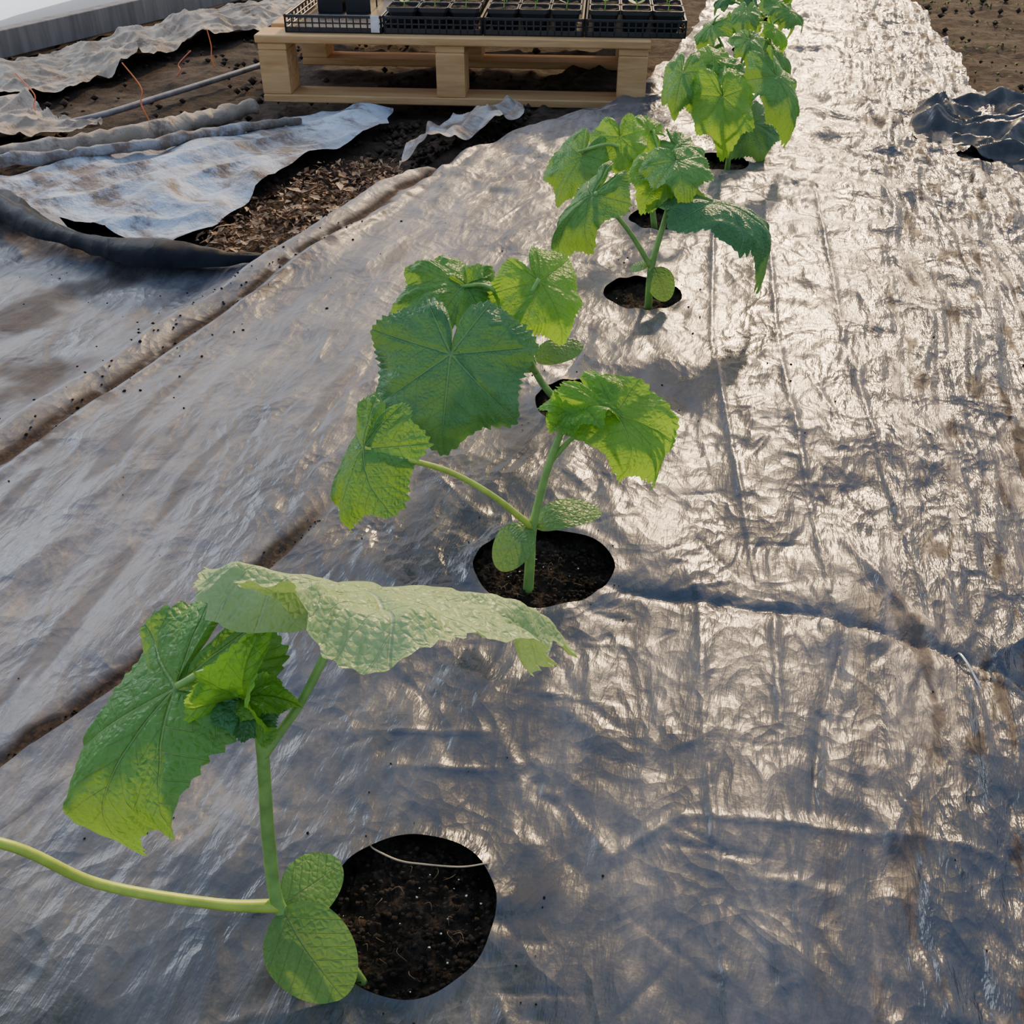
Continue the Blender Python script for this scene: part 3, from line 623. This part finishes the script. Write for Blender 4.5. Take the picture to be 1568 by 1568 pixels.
leaf(D,'leaf_4',(.235,1.58,.19),(.190,1.64,.215),(0,-.5,.8),'b',W=.9,bulge=.1,ruf=.06,seed=34,k=.9)
leaf(D,'cotyledon_1',(.226,1.535,.062),(.246,1.515,.014),(.1,-.85,.4),W=1.1,bulge=.1,cot=True)
leaf(D,'cotyledon_2',(.215,1.54,.062),(.190,1.56,.05),(0,-.5,.8),W=1.0,bulge=.1,cot=True)
# plant E
E=empty('cucumber_seedling')
stem(E,'stem',mm((273,1900,-14),(258,1900,51),(229,1900,112),(209,1900,153)),[.0065,.006,.005,.0036])
stem(E,'petiole_1',mm((229,1900,112),(180,1885,150),(119,1870,142)),[.0042,.0034,.003])
stem(E,'petiole_2',mm((258,1900,52),(272,1920,110),(261,1950,158)),[.0045,.0036,.003])
leaf(E,'leaf_1',(.125,1.87,.135),(.078,1.83,.055),(-.25,-.85,.4),'m',W=.68,bulge=.12,ruf=.05,seed=41,k=.95)
leaf(E,'leaf_2',(.196,1.9,.160),(.203,1.86,.089),(0,-.8,.6),'b',W=.8,bulge=.12,ruf=.05,seed=42,k=.95)
leaf(E,'leaf_3',(.255,1.95,.155),(.190,1.97,.175),(0,-.6,.8),'b',W=.8,bulge=.12,ruf=.08,seed=43,k=.8)
leaf(E,'leaf_4',(.31,1.95,.13),(.37,1.93,.085),(.2,-.6,.7),'m',W=.8,bulge=.12,ruf=.08,seed=44,k=.9)
stem(E,'petiole_3',mm((262,1905,60),(290,1935,110),(310,1950,130)),[.004,.003,.0028])
leaf(E,'cotyledon_1',(.262,1.9,.05),(.31,1.88,.035),(0,-.5,.8),W=1.,bulge=.1,cot=True)
# plant F
F_=empty('cucumber_seedling')
stem(F_,'stem',mm((468,2240,-12),(465,2230,30),(452,2210,87),(434,2205,152),(450,2300,190)),[.007,.006,.005,.004,.003])
stem(F_,'petiole_1',mm((452,2210,90),(500,2235,140),(551,2250,180)),[.0045,.0036,.003])
stem(F_,'petiole_2',mm((455,2215,75),(400,2240,140),(353,2250,191)),[.0045,.0036,.003])
stem(F_,'petiole_3',mm((460,2220,50),(490,2270,70),(520,2300,75)),[.0045,.0036,.003])
leaf(F_,'leaf_1',(.432,2.2,.155),(.447,2.15,.042),(0,-.8,.5),'b',W=.80,bulge=.1,ruf=.05,seed=51,k=.88)
leaf(F_,'leaf_2',(.551,2.25,.18),(.593,2.20,.06),(.35,-.8,.4),'m',W=.50,bulge=.15,ruf=.05,seed=52,k=.92)
leaf(F_,'leaf_3',(.520,2.3,.075),(.545,2.25,.012),(.1,-.8,.5),'d',W=1.,bulge=.1,ruf=.05,seed=53)
leaf(F_,'leaf_4',(.353,2.25,.19),(.334,2.2,.103),(-.3,-.8,.5),'m',W=.55,bulge=.1,ruf=.05,seed=54,k=.92)
leaf(F_,'leaf_5',(.450,2.3,.19),(.480,2.25,.150),(0,-.6,.8),'m',W=.85,bulge=.1,ruf=.07,seed=55,k=.9)
leaf(F_,'leaf_6',(.43,2.32,.20),(.40,2.40,.215),(0,-.6,.8),'b',W=.8,bulge=.1,ruf=.07,seed=56,k=.85)
for pi,(x0,y0,sc) in enumerate([(.54,2.6,1.),(.634,2.95,1.),(.726,3.34,.9),(.843,3.78,.95),(.98,4.25,.95)]):
    E_=empty('cucumber_seedling'); r2=random.Random(60+pi); h=.19*sc
    top=(x0-.01,y0+.01,h)
    stem(E_,'stem',[(x0,y0,-.014),(x0+.005,y0,.06),(x0-.01,y0,.13*sc),top],[.007,.006,.005,.003])
    for li in range(5):
        an=li*2.2+r2.random()*.8+pi; rad=.07+.035*r2.random(); hz=h*(.70+.45*r2.random())
        q=(x0+rad*math.cos(an),y0+rad*math.sin(an),hz)
        stem(E_,'petiole_%d'%(li+1),[(x0,y0,.05+.02*li),(x0+.5*rad*math.cos(an),y0+.5*rad*math.sin(an),.05+.02*li+.6*(hz-.05-.02*li)),q],[.0045,.0036,.003])
        L=.066*sc*(.8+.4*r2.random()); T=(q[0]+L*.6*math.cos(an),q[1]+L*.45*math.sin(an)-.02,q[2]-L*(.6+.4*r2.random()))
        leaf(E_,'leaf_%d'%(li+1),q,T,(.7*math.cos(an),.4*math.sin(an)-.6,.6),r2.choice('bmmd'),W=.72,bulge=.16,ruf=.07,seed=60+li+pi*7)
# ---------------------------------------------------------------- light
sd=Vector((.27,.88,.40)).normalized()
sl=bpy.data.lights.new('sun','SUN'); sl.energy=4.1; sl.angle=math.radians(4); sl.color=(1,.70,.38)
so=bpy.data.objects.new('sun',sl); so.rotation_euler=sd.to_track_quat('Z','Y').to_euler(); col.objects.link(so); so.location=(1,4,3)
# added fill lamp behind the left wall, brightens the film
al=bpy.data.lights.new('film_fill','AREA'); al.energy=260; al.size=3.0; al.color=(.88,.94,1.)
ao=bpy.data.objects.new('film_fill',al); ao.location=(-4.2,5.4,2.6); ao.rotation_euler=(0,math.radians(-6),0); col.objects.link(ao)
wd=bpy.data.worlds.new('sky'); bpy.context.scene.world=wd; wd.use_nodes=True; t=wd.node_tree; t.nodes.clear()
def wn(ty,ins=None,**kw):
    nd=t.nodes.new(ty)
    for k,v in kw.items(): setattr(nd,k,v)
    for k,v in (ins or {}).items():
        if isinstance(v,bpy.types.NodeSocket): t.links.new(v,nd.inputs[k])
        else: nd.inputs[k].default_value=v
    return nd
g=wn('ShaderNodeTexCoord').outputs['Generated']
dot=wn('ShaderNodeVectorMath',{0:g,1:tuple(sd)},operation='DOT_PRODUCT').outputs['Value']
nz=wn('ShaderNodeTexNoise',{'Vector':g,'Scale':3.2,'Detail':5.,'Roughness':.6}).outputs[0]
dd=wn('ShaderNodeMath',{0:nz,1:.55,2:dot},operation='MULTIPLY_ADD').outputs[0]
r=wn('ShaderNodeValToRGB',{0:wn('ShaderNodeMapRange',{0:dd,1:-.7,2:1.42}).outputs[0]}); e=r.color_ramp.elements
e[0].position=0;e[0].color=c4(.24,.33,.52); e[1].position=1;e[1].color=c4(2.0,1.30,.66)
for p,c in((.45,c4(.30,.42,.66)),(.68,c4(.44,.58,.86)),(.83,c4(.70,.76,.86)),(.92,c4(1.25,.98,.68))): x=e.new(p);x.color=c
sz=wn('ShaderNodeSeparateXYZ',{0:g}).outputs[2]
hz=wn('ShaderNodeMapRange',{0:sz,1:.02,2:.26,3:.6,4:0.}).outputs[0]
fin=wn('ShaderNodeMix',{0:hz,6:r.outputs[0],7:c4(1.2,1.18,1.18)},data_type='RGBA').outputs[2]
bg=wn('ShaderNodeBackground',{0:fin,1:1.15}); ow=wn('ShaderNodeOutputWorld',{0:bg.outputs[0]})
cam=bpy.data.cameras.new('camera'); o=bpy.data.objects.new('camera',cam); col.objects.link(o)
o.location=(0,0,.70); o.rotation_euler=(math.radians(54),0,0); cam.lens=36; cam.sensor_width=36; cam.clip_start=.01
bpy.context.scene.camera=o
